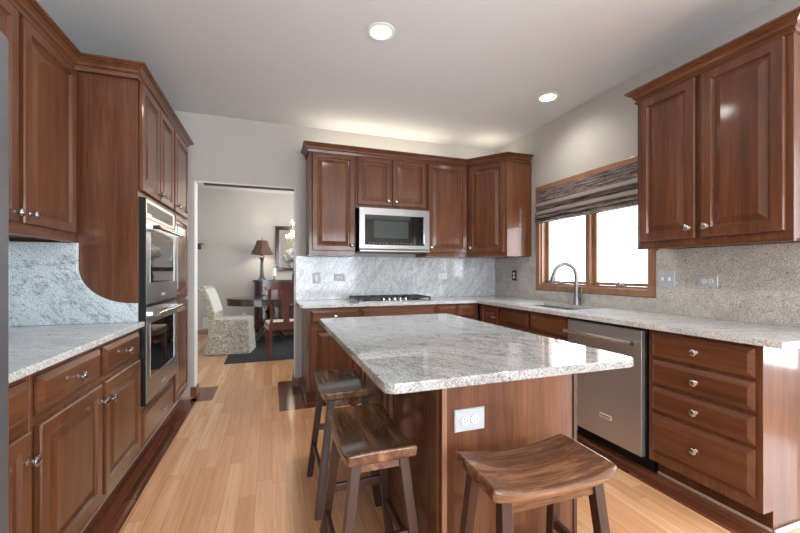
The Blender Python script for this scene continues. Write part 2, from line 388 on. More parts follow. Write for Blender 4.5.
bx(bm, XD1, XD1+.12, YB+.12, a, 0, 2.85); bx(bm, XD1, XD1+.12, b_, YD, 0, 2.85); bx(bm, XD1, XD1+.12, a, b_, 0, c0); bx(bm, XD1, XD1+.12, a, b_, c1, 2.85)
struct('wall_dining_right', bm, 'wall_dining')
# white jamb lining and track of the doorway
bm = bm_new()
bx(bm, OX0-.002, OX0+.010, YB+.001, YB+.121, 0, OZ); bx(bm, OX1-.010, OX1-.0005, YB+.004, YB+.121, 0, OZ); bx(bm, OX0+.010, OX1-.010, YB+.004, YB+.121, OZ-.010, OZ+.002)
struct('trim_1', bm, 'jamb')
bm = bm_new(); bx(bm, OX0+.08, OX1-.012, YB+.03, YB+.075, OZ-.024, OZ-.010); struct('trim_2', bm, 'track')
# baseboards
def base(name, *a):
    bm = bm_new(); bx(bm, *a); struct(name, bm, 'base_wood', bevel=.004)
base('baseboard_back', -.75, OX0+.012, YB-.016, YB, 0, .095)
base('baseboard_doorway_left', OX0+.012, OX0+.027, YB-.016, YB+.124, 0, .095)
base('baseboard_back_right', OX1-.03, .298, YB-.016, YB, 0, .095)
base('baseboard_doorway_right', OX1-.03, OX1-.013, YB, YB+.124, 0, .095)
base('baseboard_dining', XD0, XD1, YD-.016, YD, 0, .095)
base('baseboard_rear', XL, XN, YR, YR+.016, 0, .095)
# dark border laid in the floor along the cabinets
def bord(name, m, *a):
    bm = bm_new(); bx(bm, *a, -.01, .0015); struct(name, bm, m)
bord('trim_3', 'border_y', -.845, -.675, 1.2, 3.98)
bord('trim_4', 'border_x', -.72, -.535, 3.88, 4.33)
bord('trim_5', 'border_y', .06, .29, 3.37, 4.28)
bord('trim_6', 'border_x', .29, 2.215, 3.37, 3.575)
bord('trim_7', 'border_y', 2.025, 2.215, .85, 3.37)
# shoe mouldings at the toe kicks
def shoe(name, m, *a):
    bm = bm_new(); bx(bm, *a); struct(name, bm, m, bevel=.006)
shoe('trim_8', 'shoe', -.846, -.832, 1.25, 3.97, 0, .02)
shoe('trim_9', 'shoe', 2.192, 2.207, 1.044, 1.585, 0, .02)
shoe('trim_10', 'shoe_white', 2.19, 2.70, 1.026, 1.042, 0, .022)
shoe('trim_11', 'base_wood', .288, .3, 3.48, 4.04, 0, .06)

# sink window
def window(name, loc, rz, w, h, casing=.062, nsash=2, depth=.13):
    """local x along the wall, y out of the room (0 = wall face), z from the sill of the rough opening"""
    r = bpy.data.objects.new(name, None); COL.objects.link(r); r.location = loc; r.rotation_euler = (0, 0, rz); r['kind'] = 'structure'
    c = casing; bm = bm_new()
    for (x0, x1, z0, z1) in ((-c, 0, -c, h+c), (w, w+c, -c, h+c), (0, w, -c, 0), (0, w, h, h+c)):
        bx(bm, x0, x1, -.020, 0, z0, z1); 
        bx(bm, max(x0, -c+.012) if x0 < 0 else x0, x1 if x1 <= w else min(x1, w+c-.012), -.026, -.019, z0+(.012 if z0 < 0 and x1-x0 < 1 else 0.006), z1-.006)
    obj('casing', bm, 'trim_oak', r, bevel=.003)
    bm = bm_new(); t = .016
    bx(bm, -.001, t, -.001, depth, 0, h); bx(bm, w-t, w+.001, -.001, depth, 0, h); bx(bm, t, w-t, -.001, depth, 0, t); bx(bm, t, w-t, -.001, depth, h-t, h)
    obj('window_frame', bm, 'trim_oak', r)
    m = .05; sw = (w-2*t-m*(nsash-1))/nsash
    if nsash > 1:
        bm = bm_new()
        for k in range(1, nsash):
            xm = t+k*sw+(k-1)*m; bx(bm, xm, xm+m, .01, depth, t, h-t)
        obj('mullion', bm, 'trim_oak', r, bevel=.003)
    for k in range(nsash):
        x0 = t+k*(sw+m); x1 = x0+sw; s = .038; bm = bm_new()
        bx(bm, x0+.002, x0+s, .05, .09, t+.002, h-t-.002); bx(bm, x1-s, x1-.002, .05, .09, t+.002, h-t-.002)
        bx(bm, x0+s, x1-s, .05, .09, t+.002, t+s-.012); bx(bm, x0+s, x1-s, .05, .09, h-t-s, h-t-.002)
        sa = obj('sash', bm, 'trim_oak', r, bevel=.004)
        bm = bm_new(); bx(bm, x0+s, x1-s, .068, .072, t+s-.014, h-t-s+.002); obj('glass_pane', bm, 'glass', sa)
        if depth < .2 and w < 1.5:
            bm = bm_new(); xc = (x0+x1)/2+(.03 if k else -.03)
            bx(bm, xc-.045, xc+.035, .018, .046, t, t+.018); tube(bm, [(xc-.01, .03, t+.015), (xc-.015, .012, t+.035), (xc-.05, .0, t+.05), (xc-.075, -.002, t+.052)], .006, 8)
            lathe(bm, [(0, -.004), (.008, 0), (.008, .012), (0, .016)], (xc-.075, -.002, t+.05), (0, 0, 1), 10)
            obj('crank_handle', bm, 'nickel', sa, smooth=True)
    return r
window('window_1', (XR, WY1, WZ0), -PI/2, WY1-WY0, WZ1-WZ0)
window('window_2', (XN, .3, .3), -PI/2, 2.8, 2.1, nsash=3)
window('window_3', (2.5, YR, .25), PI, 3.2, 2.1, nsash=3)
window('window_4', (XD1, 7.4, .5), -PI/2, 2.2, 1.9, nsash=2)

# ------------------------------------------------------------------ cabinets
LEFT, BACK, RIGHT = PI/2, 0, -PI/2
# left base, near unit (only its right end shows past the fridge)
t = thing('base_cabinet', 'narrow cherry base cabinet beside the fridge, cut off by the picture edge', 'cabinet', (-.75-T, 1.25, 0), LEFT)
body(t, .325, .60, 0, .882, True); drawer(t, .02, .295, .72, .858, 0); door(t, .02, .295, .155, .69, .268, .60)
t = thing('base_cabinet', 'long cherry base cabinet under the left counter with two drawers over two doors', 'cabinet', (-.75-T, 1.577, 0), LEFT)
body(t, 1.05, .60, 0, .882, True)
drawer(t, .02, .505, .722, .858); drawer(t, .54, 1.035, .722, .858)
door(t, .02, .505, .155, .69, .48, .615); door(t, .54, 1.035, .155, .69, .572, .60)
# left upper
t = thing('wall_cabinet', 'tall cherry wall cabinet above the left counter with two raised panel doors', 'cabinet', (-1.075, 1.50, 1.40), LEFT)
body(t, 1.125, .297, 0, 1.0)
door(t, .02, .585, .035, .965, .553, .075); door(t, .622, 1.09, .035, .965, .660, .08)
bm = bm_new(); bx(bm, 0, 1.125, -.002, .02, -.016, .02); obj('light_rail', bm, 'cherry_x', t, bevel=.003)
# oven tower (double oven) + pantry
t = thing('oven_cabinet', 'tall cherry cabinet housing the double oven at the left', 'cabinet', (-.75-T, 2.632, 0), LEFT)
bm = bm_new()   # carcass with a hole for the ovens
W_ = .80
bx(bm, 0, .018, 0, .60, .105, 2.42); bx(bm, W_-.018, W_, 0, .60, .105, 2.42)
bx(bm, .018, W_-.018, 0, .60, .105, .385); bx(bm, .018, W_-.018, 0, .60, 1.685, 2.42); bx(bm, .018, W_-.018, .585, .60, .385, 1.685); bx(bm, 0, W_, .075, .60, 0, .105)
obj('cabinet_body', bm, 'cherry_z', t)
drawer(t, .02, .78, .135, .345)
door(t, .02, .385, 1.715, 2.375, .35, 1.76, .055); door(t, .405, .775, 1.715, 2.375, .44, 1.76, .055)
t = thing('pantry_cabinet', 'narrow tall cherry pantry cabinet between the double oven and the doorway', 'cabinet', (-.75-T, 3.434, 0), LEFT)
body(t, .52, .60, 0, 2.42, True)
door(t, .02, .50, 1.715, 2.375, .06, 1.76, .05); door(t, .02, .50, .985, 1.69, None, None, .05); door(t, .02, .50, .14, .965, None, None, .05)
# back base cabinets
t = thing('base_cabinet', 'cherry base cabinet at the doorway end of the back counter', 'cabinet', (.30, 3.485, 0), BACK)
body(t, .50, .57, 0, .882, True); drawer(t, .035, .485, .735, .86); door(t, .035, .485, .14, .715, .455, .66)
t = thing('base_cabinet', 'wide cherry base cabinet beneath the gas cooktop', 'cabinet', (.802, 3.485, 0), BACK)
body(t, .80, .57, 0, .882, True); drawer(t, .015, .785, .735, .86, 0, 'false_front'); drawer(t, .015, .785, .44, .715); drawer(t, .015, .785, .13, .42)
t = thing('base_cabinet', 'cherry base cabinet on the back wall between cooktop and corner', 'cabinet', (1.604, 3.485, 0), BACK)
body(t, .50, .57, 0, .882, True); drawer(t, .015, .235, .735, .86, 0, 'false_front'); drawer(t, .255, .46, .735, .86, 0, 'false_front'); door(t, .015, .235, .14, .715, .04, .66, .045); door(t, .255, .46, .14, .715, .43, .66, .045)
# right base cabinets  (front plane x = 2.10 + T)
RX = 2.10+T
t = thing('base_cabinet', 'cherry corner base cabinet with a narrow door under the right counter', 'cabinet', (RX, 3.475, 0), RIGHT)
body(t, .375, .58, 0, .882, True); door(t, .06, .36, .14, .86, .31, .76, .045)
t = thing('base_cabinet', 'cherry sink base cabinet below the window with two false fronts', 'cabinet', (RX, 3.098, 0), RIGHT)
bm = bm_new(); prism(bm, [(0, .105), (0, .882), (.02, .882), (.02, .70), (.58, .70), (.58, 0), (.075, 0), (.075, .105)], 0, .89, 'x'); obj('cabinet_body', bm, 'cherry_z', t)
drawer(t, .02, .44, .725, .862, 0, 'false_front'); drawer(t, .465, .885, .725, .862, 0, 'false_front')
door(t, .02, .44, .14, .70, .41, .65); door(t, .465, .885, .14, .70, .5, .65)
t = thing('base_cabinet', 'cherry drawer base cabinet with four drawers at the right counter end', 'cabinet', (RX, 1.583, 0), RIGHT)
bm = bm_new(); prism(bm, [(0, .105), (.0, .882), (.585, .882), (.585, 0), (.075, 0), (.075, .105)], 0, .540, 'x'); obj('cabinet_body', bm, 'cherry_z', t, bevel=.0015, segs=1)
for z0, z1 in ((.725, .862), (.568, .702), (.412, .545), (.165, .390)): drawer(t, .028, .515, z0, z1)
# back upper cabinets (front plane y = 3.71 + T)
BY = 3.71+T
t = thing('wall_cabinet', 'cherry wall cabinet beside the doorway with one tall door', 'cabinet', (.345, BY, 1.385), BACK)
body(t, .465, .325, 0, 1.045); door(t, .03, .455, .045, 1.018, .425, .10, .055)
t = thing('wall_cabinet', 'short cherry wall cabinet above the microwave with two doors', 'cabinet', (.812, BY, 1.875), BACK)
body(t, .79, .325, 0, .555); door(t, .02, .375, .035, .528, .345, .085, .055); door(t, .395, .775, .035, .528, .43, .085, .055)
t = thing('wall_cabinet', 'cherry wall cabinet right of the microwave with one tall door', 'cabinet', (1.604, BY, 1.385), BACK)
body(t, .50, .325, 0, 1.045); door(t, .015, .492, .045, 1.018, .045, .10, .055)
# diagonal corner upper
cx0, cy0, cx1, cy1 = 2.106, BY, 2.39, 3.36
t = thing('corner_cabinet', 'cherry corner wall cabinet set diagonally left of the window', 'cabinet', (cx0, cy0, 1.385), 0)
bm = bm_new(); prism(bm, [(0, 0), (cx1-cx0, cy1-cy0), (XR-cx0-.002, cy1-cy0), (XR-cx0-.002, YB-cy0-.002), (0, YB-cy0-.002)], 0, 1.045, 'z')
obj('cabinet_body', bm, 'cherry_z', t, bevel=.0015, segs=1)
dl = math.hypot(cx1-cx0, cy1-cy0); da = math.atan2(cy1-cy0, cx1-cx0)
bm = bm_new(); panel_rings(bm, .03, dl-.03, .045, 1.018, -.0005, DOOR(.055), T)
d = obj('door', bm, 'cherry_z', t); d.rotation_euler = (0, 0, da); knob(d, .055, .10)
# right upper
t = thing('wall_cabinet', 'large cherry wall cabinet with two doors above the right counter', 'cabinet', (2.36+T, 1.858, 1.379), RIGHT)
body(t, .805, .328, 0, 1.036)
door(t, .028, .375, .04, .990, .345, .10, .06); door(t, .408, .778, .04, .990, .44, .10, .06)
bm = bm_new(); bx(bm, .0, .805, .0, .02, -.012, .0); obj('light_rail', bm, 'cherry_x', t)

# crown mouldings: profile swept along a mitred path
def sweep(name, path, prof, mat, side=1):
    bm = bm_new(); n = len(path); rings = []
    for i, p in enumerate(path):
        p = Vector(p)
        dirs = []
        if i > 0: dirs.append((p-Vector(path[i-1])).normalized())
        if i < n-1: dirs.append((Vector(path[i+1])-p).normalized())
        ns = [Vector((d.y, -d.x))*side for d in dirs]
        m = sum(ns, Vector((0, 0))).normalized(); k = 1/max(.3, m.dot(ns[0]))
        rings.append([bm.verts.new((p.x+m.x*o*k, p.y+m.y*o*k, z)) for o, z in prof])
    q = len(prof)
    for A, B in zip(rings, rings[1:]):
        for k in range(q): bm.faces.new((A[k], A[(k+1) % q], B[(k+1) % q], B[k]))
    bm.faces.new(rings[0]); bm.faces.new(rings[-1][::-1])
    return obj(name, bm, mat)
CP = lambda z: [(.0005, z-.082), (.012, z-.082), (.014, z-.072), (.006, z-.066), (.008, z-.058), (.020, z-.050), (.022, z-.036), (.036, z-.022), (.046, z-.020), (.046, z-.014), (.056, z-.010), (.056, z), (.0005, z)]
tag(sweep('crown_molding', [(-1.075, 1.2), (-1.075, 2.615), (-.77, 2.615), (-.77, 3.965), (XL+.02, 3.965)], CP(2.458), 'cherry_y'), 'cherry crown molding stepping along the left wall cabinets and oven tower', 'molding')
tag(sweep('crown_molding', [(.345, YB-.02), (.345, BY), (cx0, BY), (cx1, cy1), (XR-.02, cy1)], CP(2.49), 'cherry_x'), 'cherry crown molding around the back wall cabinets and diagonal corner', 'molding')
tag(sweep('crown_molding', [(XR-.02, 1.858), (2.38, 1.858), (2.38, 1.053), (XR-.02, 1.053)], CP(2.455), 'cherry_y'), 'cherry crown molding topping the right wall cabinet by the window', 'molding')

# ------------------------------------------------------------------ stone
def slab(name, pts, z0, z1, mat, bevel=.005):
    bm = bm_new(); prism(bm, pts, z0, z1); return obj(name, bm, mat, bevel=bevel, segs=3)
def rounded(x0, x1, y0, y1, r=.03, n=5):
    out = []
    for cx, cy, a in ((x1-r, y1-r, 0), (x0+r, y1-r, PI/2), (x0+r, y0+r, PI), (x1-r, y0+r, 1.5*PI)):
        out += [(cx+r*math.cos(a+PI/2*k/n), cy+r*math.sin(a+PI/2*k/n)) for k in range(n+1)]
    return out
tag(slab('countertop', [(XL+.002, 1.24), (-.732, 1.24), (-.732, 2.630), (XL+.002, 2.630)], .884, .914, 'granite_top'), 'pale granite countertop on the left base cabinets beside the ovens', 'countertop')
# curved splash standing against the oven tower side
pts = [(XL+.002, .9145), (-.765, .9145), (-.765, 1.026)]
for k in range(0, 17):
    a = PI/2*k/16; pts.append((-.79-.268*math.sin(a), 1.028+.212*(1-math.cos(a))))
pts += [(-1.058, 1.383), (XL+.002, 1.383)]
bm = bm_new(); prism(bm, pts, 2.606, 2.630, 'y')
tag(obj('backsplash', bm, 'granite_left', bevel=.003), 'pale blue-grey granite backsplash with a concave curved edge against the oven tower', 'backsplash')
bm = bm_new(); bx(bm, XL+.001, XL+.02, 1.24, 2.605, .9145, 1.383)
tag(obj('backsplash', bm, 'granite_left'), 'granite backsplash on the left wall under the wall cabinets, edge on', 'backsplash')
# perimeter counter (L shape) with a sink cut-out
SX0, SX1, SY0, SY1 = 2.22, 2.59, 2.32, 3.02
bm = bm_new()
CF = 3.455; CR = 2.065
xs = [.238, .262, CR, SX0, SX1, XR-.002]; 
def rect_face(x0, x1, y0, y1): bx(bm, x0, x1, y0, y1, .884, .914)
prism(bm, [(.236, YB-.003), (.236, CF+.028), (.264, CF), (CR-.02, CF), (CR, CF-.02), (CR, SY1), (XR-.002, SY1), (XR-.002, YB-.003)][::-1], .884, .914)
prism(bm, [(CR, SY1), (CR, SY0), (SX0, SY0), (SX0, SY1)][::-1], .884, .914)
prism(bm, [(SX1, SY1), (SX1, SY0), (XR-.002, SY0), (XR-.002, SY1)][::-1], .884, .914)
prism(bm, [(CR, SY0), (CR, .952), (CR+.010, .942), (XR-.002, .942), (XR-.002, SY0)][::-1], .884, .914)
bmesh.ops.remove_doubles(bm, verts=bm.verts, dist=.0002)
tag(obj('countertop', bm, 'granite_top'), 'L-shaped granite countertop along the back wall and under the window', 'countertop')
bm = bm_new(); bx(bm, .236, XR-.003, YB-.022, YB-.001, .9145, 1.384)
tag(obj('backsplash', bm, 'granite_back', bevel=.002), 'veined grey granite backsplash behind the cooktop on the back wall', 'backsplash')
bm = bm_new()
for a in ((.94, WY0-.063, .9145, 1.374), (WY1+.063, YB-.023, .9145, 1.384), (WY0-.063, WY1+.063, .9145, WZ0-.063)): bx(bm, XR-.021, XR-.0005, a[0], a[1], a[2], a[3])
bmesh.ops.remove_doubles(bm, verts=bm.verts, dist=.0002)
tag(obj('backsplash', bm, 'granite_right'), 'speckled beige-grey granite backsplash on the right wall around the window', 'backsplash')

# ------------------------------------------------------------------ island
t = thing('kitchen_island', 'cherry panelled kitchen island base under the granite top', 'island', (0, 0, 0))
IX0, IX1, IY0, IY1 = .565, 1.155, 1.17, 2.39
bm = bm_new(); bx(bm, IX0, IX1, IY0, IY1, 0, .884); obj('island_body', bm, 'cherry_z', t)
bm = bm_new(); bx(bm, IX0-.004, IX0+.014, IY0-.006, IY0, 0, .883); obj('corner_trim', bm, 'trim_oak', t)
bm = bm_new(); bx(bm, IX1-.012, IX1+.004, IY0-.006, IY0, 0, .883); obj('corner_trim', bm, 'stool_leg', t)
for y0, y1 in ((IY0+.03, IY0+.60), (IY0+.65, IY1-.03)):
    bm = bm_new(); panel_rings(bm, -y1, -y0, .10, .86, -0.0, [(0, .006), (.003, .008), (.055, .008), (.062, .002), (.068, .002), (.09, .007)], T)
    o = obj('side_panel', bm, 'cherry_z', t); o.rotation_euler = (0, 0, -PI/2); o.location = (IX0, 0, 0)
for y0, y1 in ((IY0+.02, IY0+.60), (IY0+.63, IY1-.02)):
    bm = bm_new(); panel_rings(bm, y0, y1, .12, .86, 0, DOOR(.06), T)
    o = obj('door', bm, 'cherry_z', t); o.rotation_euler = (0, 0, PI/2); o.location = (IX1, 0, 0); knob(o, y1-.03, .72)
bm = bm_new(); prism(bm, rounded(.287, 1.208, .940, 2.425, .035, 6), .884, .914)
tag(obj('island_countertop', bm, 'granite', bevel=.004, segs=3), 'polished grey granite slab with rounded corners on top of the island', 'countertop')

# ------------------------------------------------------------------ appliances
t = thing('double_oven', 'stainless steel double wall oven with black glass doors', 'oven', (-.75-T, 2.655, .39), LEFT)
w = .755
bm = bm_new(); bx(bm, .0, w, .003, .56, .0, 1.285); obj('oven_body', bm, 'black', t)
boxo('side_trim', 'black', t, -.006, -.0005, -.038, -.0008, .0, 1.285)
boxo('control_panel', 'steel', t, .0, w, -.026, .002, 1.165, 1.285, bevel=.003)
boxo('display', 'blackglass', t, .06, w-.06, -.0275, -.0262, 1.185, 1.265)
def oven_door(z0, z1, wz0, wz1):
    bm = bm_new(); x0, x1 = .0, w
    bx(bm, x0, x1, -.04, .002, z0, wz0); bx(bm, x0, x1, -.04, .002, wz1, z1); bx(bm, x0, .075, -.04, .002, wz0, wz1); bx(bm, w-.075, x1, -.04, .002, wz0, wz1)
    d = obj('oven_door', bm, 'steel', t)
    boxo('door_window', 'blackglass', d, .075, w-.075, -.038, -.002, wz0, wz1)
    boxo('window_bezel', 'steel', d, .070, .0755, -.0415, -.037, wz0, wz1); boxo('window_bezel', 'steel', d, w-.0755, w-.07, -.0415, -.037, wz0, wz1)
    bm = bm_new(); zh = z1-.045
    tube(bm, [(.05, -.088, zh), (w-.05, -.088, zh)], .0135, 14)
    for xx in (.075, w-.075): bx(bm, xx-.013, xx+.013, -.09, -.04, zh-.012, zh+.012)
    h = obj('handle', bm, 'chrome', d, smooth=True)
    bm = bm_new(); lathe(bm, [(0, 0), (.009, 0), (.009, .002), (0, .002)], (.075, -.1015, zh), (0, -1, 0), 14)
    m = obj('medallion', bm, 'red', h); m['label'] = 'small red medallion on the handle end'
    boxo('badge', 'plate', d, w/2-.05, w/2+.05, -.0412, -.040, z0+.035, z0+.055)
oven_door(.625, 1.155, .755, 1.08)
oven_door(.012, .605, .155, .50)
# fridge at the picture edge
t = thing('refrigerator', 'grey stainless refrigerator edge at the far left of the picture', 'refrigerator', (0, 0, 0))
bm = bm_new(); bx(bm, XL+.02, -.70, .30, 1.222, .02, 1.82); obj('fridge_body', bm, 'fridge', t, bevel=.01)
d = boxo('fridge_door', 'fridge', t, -.698, -.632, .755, 1.220, .03, 1.815, bevel=.012)
boxo('handle', 'steel', d, -.605, -.585, .79, .815, .5, 1.6, bevel=.005)
d = boxo('fridge_door', 'fridge', t, -.698, -.632, .302, .748, .03, 1.815, bevel=.012)
boxo('handle', 'steel', d, -.605, -.585, .69, .715, .5, 1.6, bevel=.005)
# dishwasher
t = thing('dishwasher', 'stainless steel dishwasher with bar handle under the right counter', 'dishwasher', (RX, 2.196, 0), RIGHT)
w = .602
boxo('tub', 'black', t, .004, w-.004, .003, .56, .10, .872)
boxo('toe_kick', 'black', t, .004, w-.004, .07, .5, .0, .10)
dd = boxo('dishwasher_door', 'steel_dw', t, .008, w-.012, -.032, .002, .105, .862, bevel=.003)
bm = bm_new(); tube(bm, [(.025, -.078, .785), (w-.035, -.078, .785)], .0145, 14)
for xx in (.06, w-.065): tube(bm, [(xx, -.078, .785), (xx, -.03, .785)], .009, 10)
obj('handle', bm, 'chrome', dd, smooth=True)
b2 = boxo('badge', 'white', dd, .295, .385, -.0335, -.0322, .245, .272)
boxo('badge_inlay', 'steel_dw', b2, .300, .380, -.0342, -.0336, .250, .267)
# microwave
t = thing('microwave', 'stainless over-the-range microwave with dark glass door', 'microwave', (.832, 3.64, 1.425), BACK)
w = .765
boxo('microwave_body', 'black', t, 0, w, .02, .415, 0, .445)
bm = bm_new(); f = .052
bx(bm, 0, w, -.01, .02, .375, .43); bx(bm, 0, w, -.01, .02, .03, .068); bx(bm, 0, .055, -.01, .02, .068, .375); bx(bm, w-.06, w, -.01, .02, .068, .375)
bx(bm, 0, w, -.004, .02, .43, .445)
obj('door_frame', bm, 'steel', t)
g_ = boxo('door_glass', 'blackglass', t, .055, w-.06, -.006, .018, .068, .375)
boxo('window_mesh', 'mwindow', g_, .15, w-.24, -.0072, -.006, .14, .315)
for k in range(12):
    x = .10+k*.036+(.05 if k > 5 else 0); boxo('button', 'keypad', g_, x, x+.014, -.0070, -.006, .084, .092)
bm = bm_new(); tube(bm, [(w-.075, -.035, .09), (w-.075, -.035, .355)], .007, 12)
for zz in (.10, .345): tube(bm, [(w-.075, -.035, zz), (w-.075, -.004, zz)], .005, 8)
obj('handle', bm, 'chrome', t, smooth=True)
bm = bm_new(); prism(bm, [(-.03, .0), (-.03, .012), (-.008, .028), (.05, .028), (.05, .0)], .0, w, 'x'); obj('vent_lip', bm, 'steel', t)
boxo('logo_strip', 'plate', t, w*.53, w*.63, -.0112, -.0098, .398, .408)
# cooktop
t = thing('cooktop', 'black gas cooktop with iron grates set in the back counter', 'cooktop', (1.19, 3.77, .9145), 0)
bm = bm_new(); prism(bm, rounded(-.40, .40, -.25, .22, .03, 4), 0, .010); obj('cooktop_tray', bm, 'steel', t, bevel=.002)
burn = [(-.27, -.10, .04), (-.27, .12, .034), (0, .06, .05), (.27, -.10, .034), (.27, .12, .04)]
for x, y, r in burn:
    bm = bm_new(); lathe(bm, [(r, .0101), (r, .02), (r*.75, .024), (r*.75, .03), (0, .032)], (x, y, 0), (0, 0, 1), 20); obj('burner', bm, 'iron', t, smooth=True)
for gx0, gx1 in ((-.39, -.135), (-.125, .125), (.135, .39)):
    bm = bm_new(); z0, z1 = .028, .044
    y0 = -.15 if gx0 != -.125 else -.08
    for xx in (gx0, gx1-.012, (gx0+gx1)/2-.006): bx(bm, xx, xx+.012, y0-.06 if abs(gx0) > .2 or gx0 > 0 else y0, .205, z0, z1)
    yy0 = y0-.06 if abs(gx0) > .2 or gx0 > 0 else y0
    for yy in (yy0, yy0+(.205-yy0)*.33, yy0+(.205-yy0)*.66, .193): bx(bm, gx0, gx1, yy, yy+.012, z0+.002, z1-.001)
    for xx in (gx0, gx1-.014):
        for yy in (yy0, .191): bx(bm, xx, xx+.014, yy, yy+.014, .0101, z0)
    obj('grate', bm, 'iron', t)
for k in range(5):
    bm = bm_new(); lathe(bm, [(.019, .0101), (.019, .014), (.015, .017), (.014, .034), (0, .036)], (-.12+.06*k, -.19, 0), (0, 0, 1), 16); obj('knob', bm, 'chrome', t, smooth=True)
# sink
t = thing('sink', 'stainless undermount sink sunk in the counter below the window', 'sink', (0, 0, 0))
bm = bm_new(); th = .004; zb = .72; e = .004
x0, x1, y0, y1 = SX0-e, SX1+e, SY0-e, SY1+e
bx(bm, x0, x1, y0, y1, zb, zb+th)
bx(bm, x0, x0+th, y0, y1, zb+th, .8838); bx(bm, x1-th, x1, y0, y1, zb+th, .8838); bx(bm, x0+th, x1-th, y0, y0+th, zb+th, .8838); bx(bm, x0+th, x1-th, y1-th, y1, zb+th, .8838)
obj('basin', bm, 'steel', t)
bm = bm_new(); bx(bm, x0+th, x1-th, 2.64, 2.66, zb+th, .85); obj('divider', bm, 'steel', t, bevel=.006)
bm = bm_new(); lathe(bm, [(.045, 0), (.045, .003), (.03, .003), (0, .001)], (2.44, 2.48, zb+th), (0, 0, 1), 20); obj('drain', bm, 'chrome', t)
# faucet
t = thing('faucet', 'brushed nickel gooseneck kitchen faucet standing behind the sink', 'faucet', (2.645, 2.665, .914))
bm = bm_new(); lathe(bm, [(.034, 0), (.034, .006), (.028, .012), (.025, .05), (.023, .09), (.0175, .12)], seg=20); obj('faucet_base', bm, 'faucet', t, smooth=True)
path = [(0, 0, .11), (0, 0, .27)]
Rr = .10
dirx, diry = -.93, .37
for k in range(1, 13):
    a = PI*k/12*.93; d = Rr*(1-math.cos(a)); path.append((dirx*d, diry*d, .265+Rr*1.1*math.sin(a)))
bm = bm_new(); tube(bm, path, .0175, 14); obj('spout', bm, 'faucet', t, smooth=True)
p = Vector(path[-1]); q = p+Vector((dirx*.022, diry*.022, -.085))
bm = bm_new(); tube(bm, [p+Vector((0, 0, .004)), p*.7+q*.3, q, q+Vector((0, 0, -.006))], [.0185, .020, .025, .021], 14); obj('spray_head', bm, 'faucet', t, smooth=True)
bm = bm_new(); tube(bm, [(0, -.015, .055), (.0, -.045, .06), (0, -.055, .07), (.0, -.062, .145)], [.011, .011, .009, .006], 10); obj('handle', bm, 'faucet', t, smooth=True)

# ------------------------------------------------------------------ outlets and switches
def plate(label, loc, rz, w, h, kind, mat='plate', cat='outlet'):
    t = thing('wall_outlet' if cat == 'outlet' else 'light_switch', label, cat, loc, rz)
    bm = bm_new(); panel_rings(bm, -w/2, w/2, -h/2, h/2, 0, [(0, .003), (.003, .006), (.006, .006)], T); obj('cover_plate', bm, mat, t)
    horiz = w > h
    if kind == 'outlet':
        for s in (-1, 1):
            bm = bm_new(); c = (s*.02, -.006, 0) if horiz else (0, -.006, s*.02)
            lathe(bm, [(.0165, 0), (.0165, .003), (.0150, .004), (0, .004)], c, (0, -1, 0), 18)
            r = obj('receptacle', bm, 'white', t)
            bm = bm_new()
            for dx, dz in (((-.004, .006), (-.004, -.006), (.007, 0)) if horiz else ((.006, .004), (-.006, .004), (0, -.007))):
                hx, hz = (.004, .0012) if horiz and dz else ((.0012, .004) if dx else (.002, .002))
                bx(bm, c[0]+dx-hx, c[0]+dx+hx, -.0108, -.0098, c[2]+dz-hz, c[2]+dz+hz)
            obj('slots', bm, 'black', r)
    elif kind == 'rocker':
        boxo('rocker', 'white', t, -.016, .016, -.010, -.006, -.033, .033, bevel=.001)
    else:
        for s in (-1, 1):
            bm = bm_new(); prism(bm, [(s*.023-.006, 0.012), (s*.023+.006, .012), (s*.023+.005, -.012), (s*.023-.005, -.012)], -.014, -.006, 'y'); obj('toggle', bm, 'white', t)
    return t
YS = YB-.022; XS = XR-.021
plate('square double outlet plate low on the end of the island', (.670, IY0-.001, .686), 0, .122, .080, 'outlet')
plate('upright rocker switch on the back splash nearest the doorway', (.452, YS, 1.15), 0, .078, .118, 'rocker', cat='switch')
plate('sideways outlet on the back splash left of the cooktop', (.70, YS, 1.155), 0, .118, .074, 'outlet')
plate('sideways white outlet on the back splash right of the cooktop', (1.95, YS, 1.165), 0, .118, .074, 'outlet', 'white')
plate('small dark-plated outlet on the right splash between corner and window', (XS, 3.64, 1.175), RIGHT, .078, .118, 'outlet', 'iron')
plate('double toggle switch plate between the window and the right wall cabinet', (XS, 1.875, 1.165), RIGHT, .118, .118, 'toggle', 'plate', cat='switch')
plate('sideways outlet on the right splash under the wall cabinet', (XS, 1.61, 1.155), RIGHT, .118, .074, 'outlet')
plate('small white outlet low on the dining room wall behind the skirted chair', (-.53, YD, .335), 0, .075, .115, 'outlet', 'white')

# roman shade
t = thing('roman_shade', 'dark woven roman shade folded at the top of the window', 'window shade', (XR-.028, WY1+.015, 0), RIGHT)
w = WY1-WY0+.03
def ribbon(bm, prof, w, th=.004):
    A = [bm.verts.new((0, y, z)) for y, z in prof]; B = [bm.verts.new((w, y, z)) for y, z in prof]
    A2 = [bm.verts.new((0, y+th, z-.001)) for y, z in prof]; B2 = [bm.verts.new((w, y+th, z-.001)) for y, z in prof]
    n = len(prof)
    for i in range(n-1):
        bm.faces.new((A[i], B[i], B[i+1], A[i+1])); bm.faces.new((A2[i], A2[i+1], B2[i+1], B2[i])); bm.faces.new((A[i], A[i+1], A2[i+1], A2[i])); bm.faces.new((B[i], B2[i], B2[i+1], B[i+1]))
    bm.faces.new((A[0], A2[0], B2[0], B[0])); bm.faces.new((A[-1], B[-1], B2[-1], A2[-1]))
boxo('head_rail', 'weave', t, 0, w, .002, .027, 2.035, 2.073)
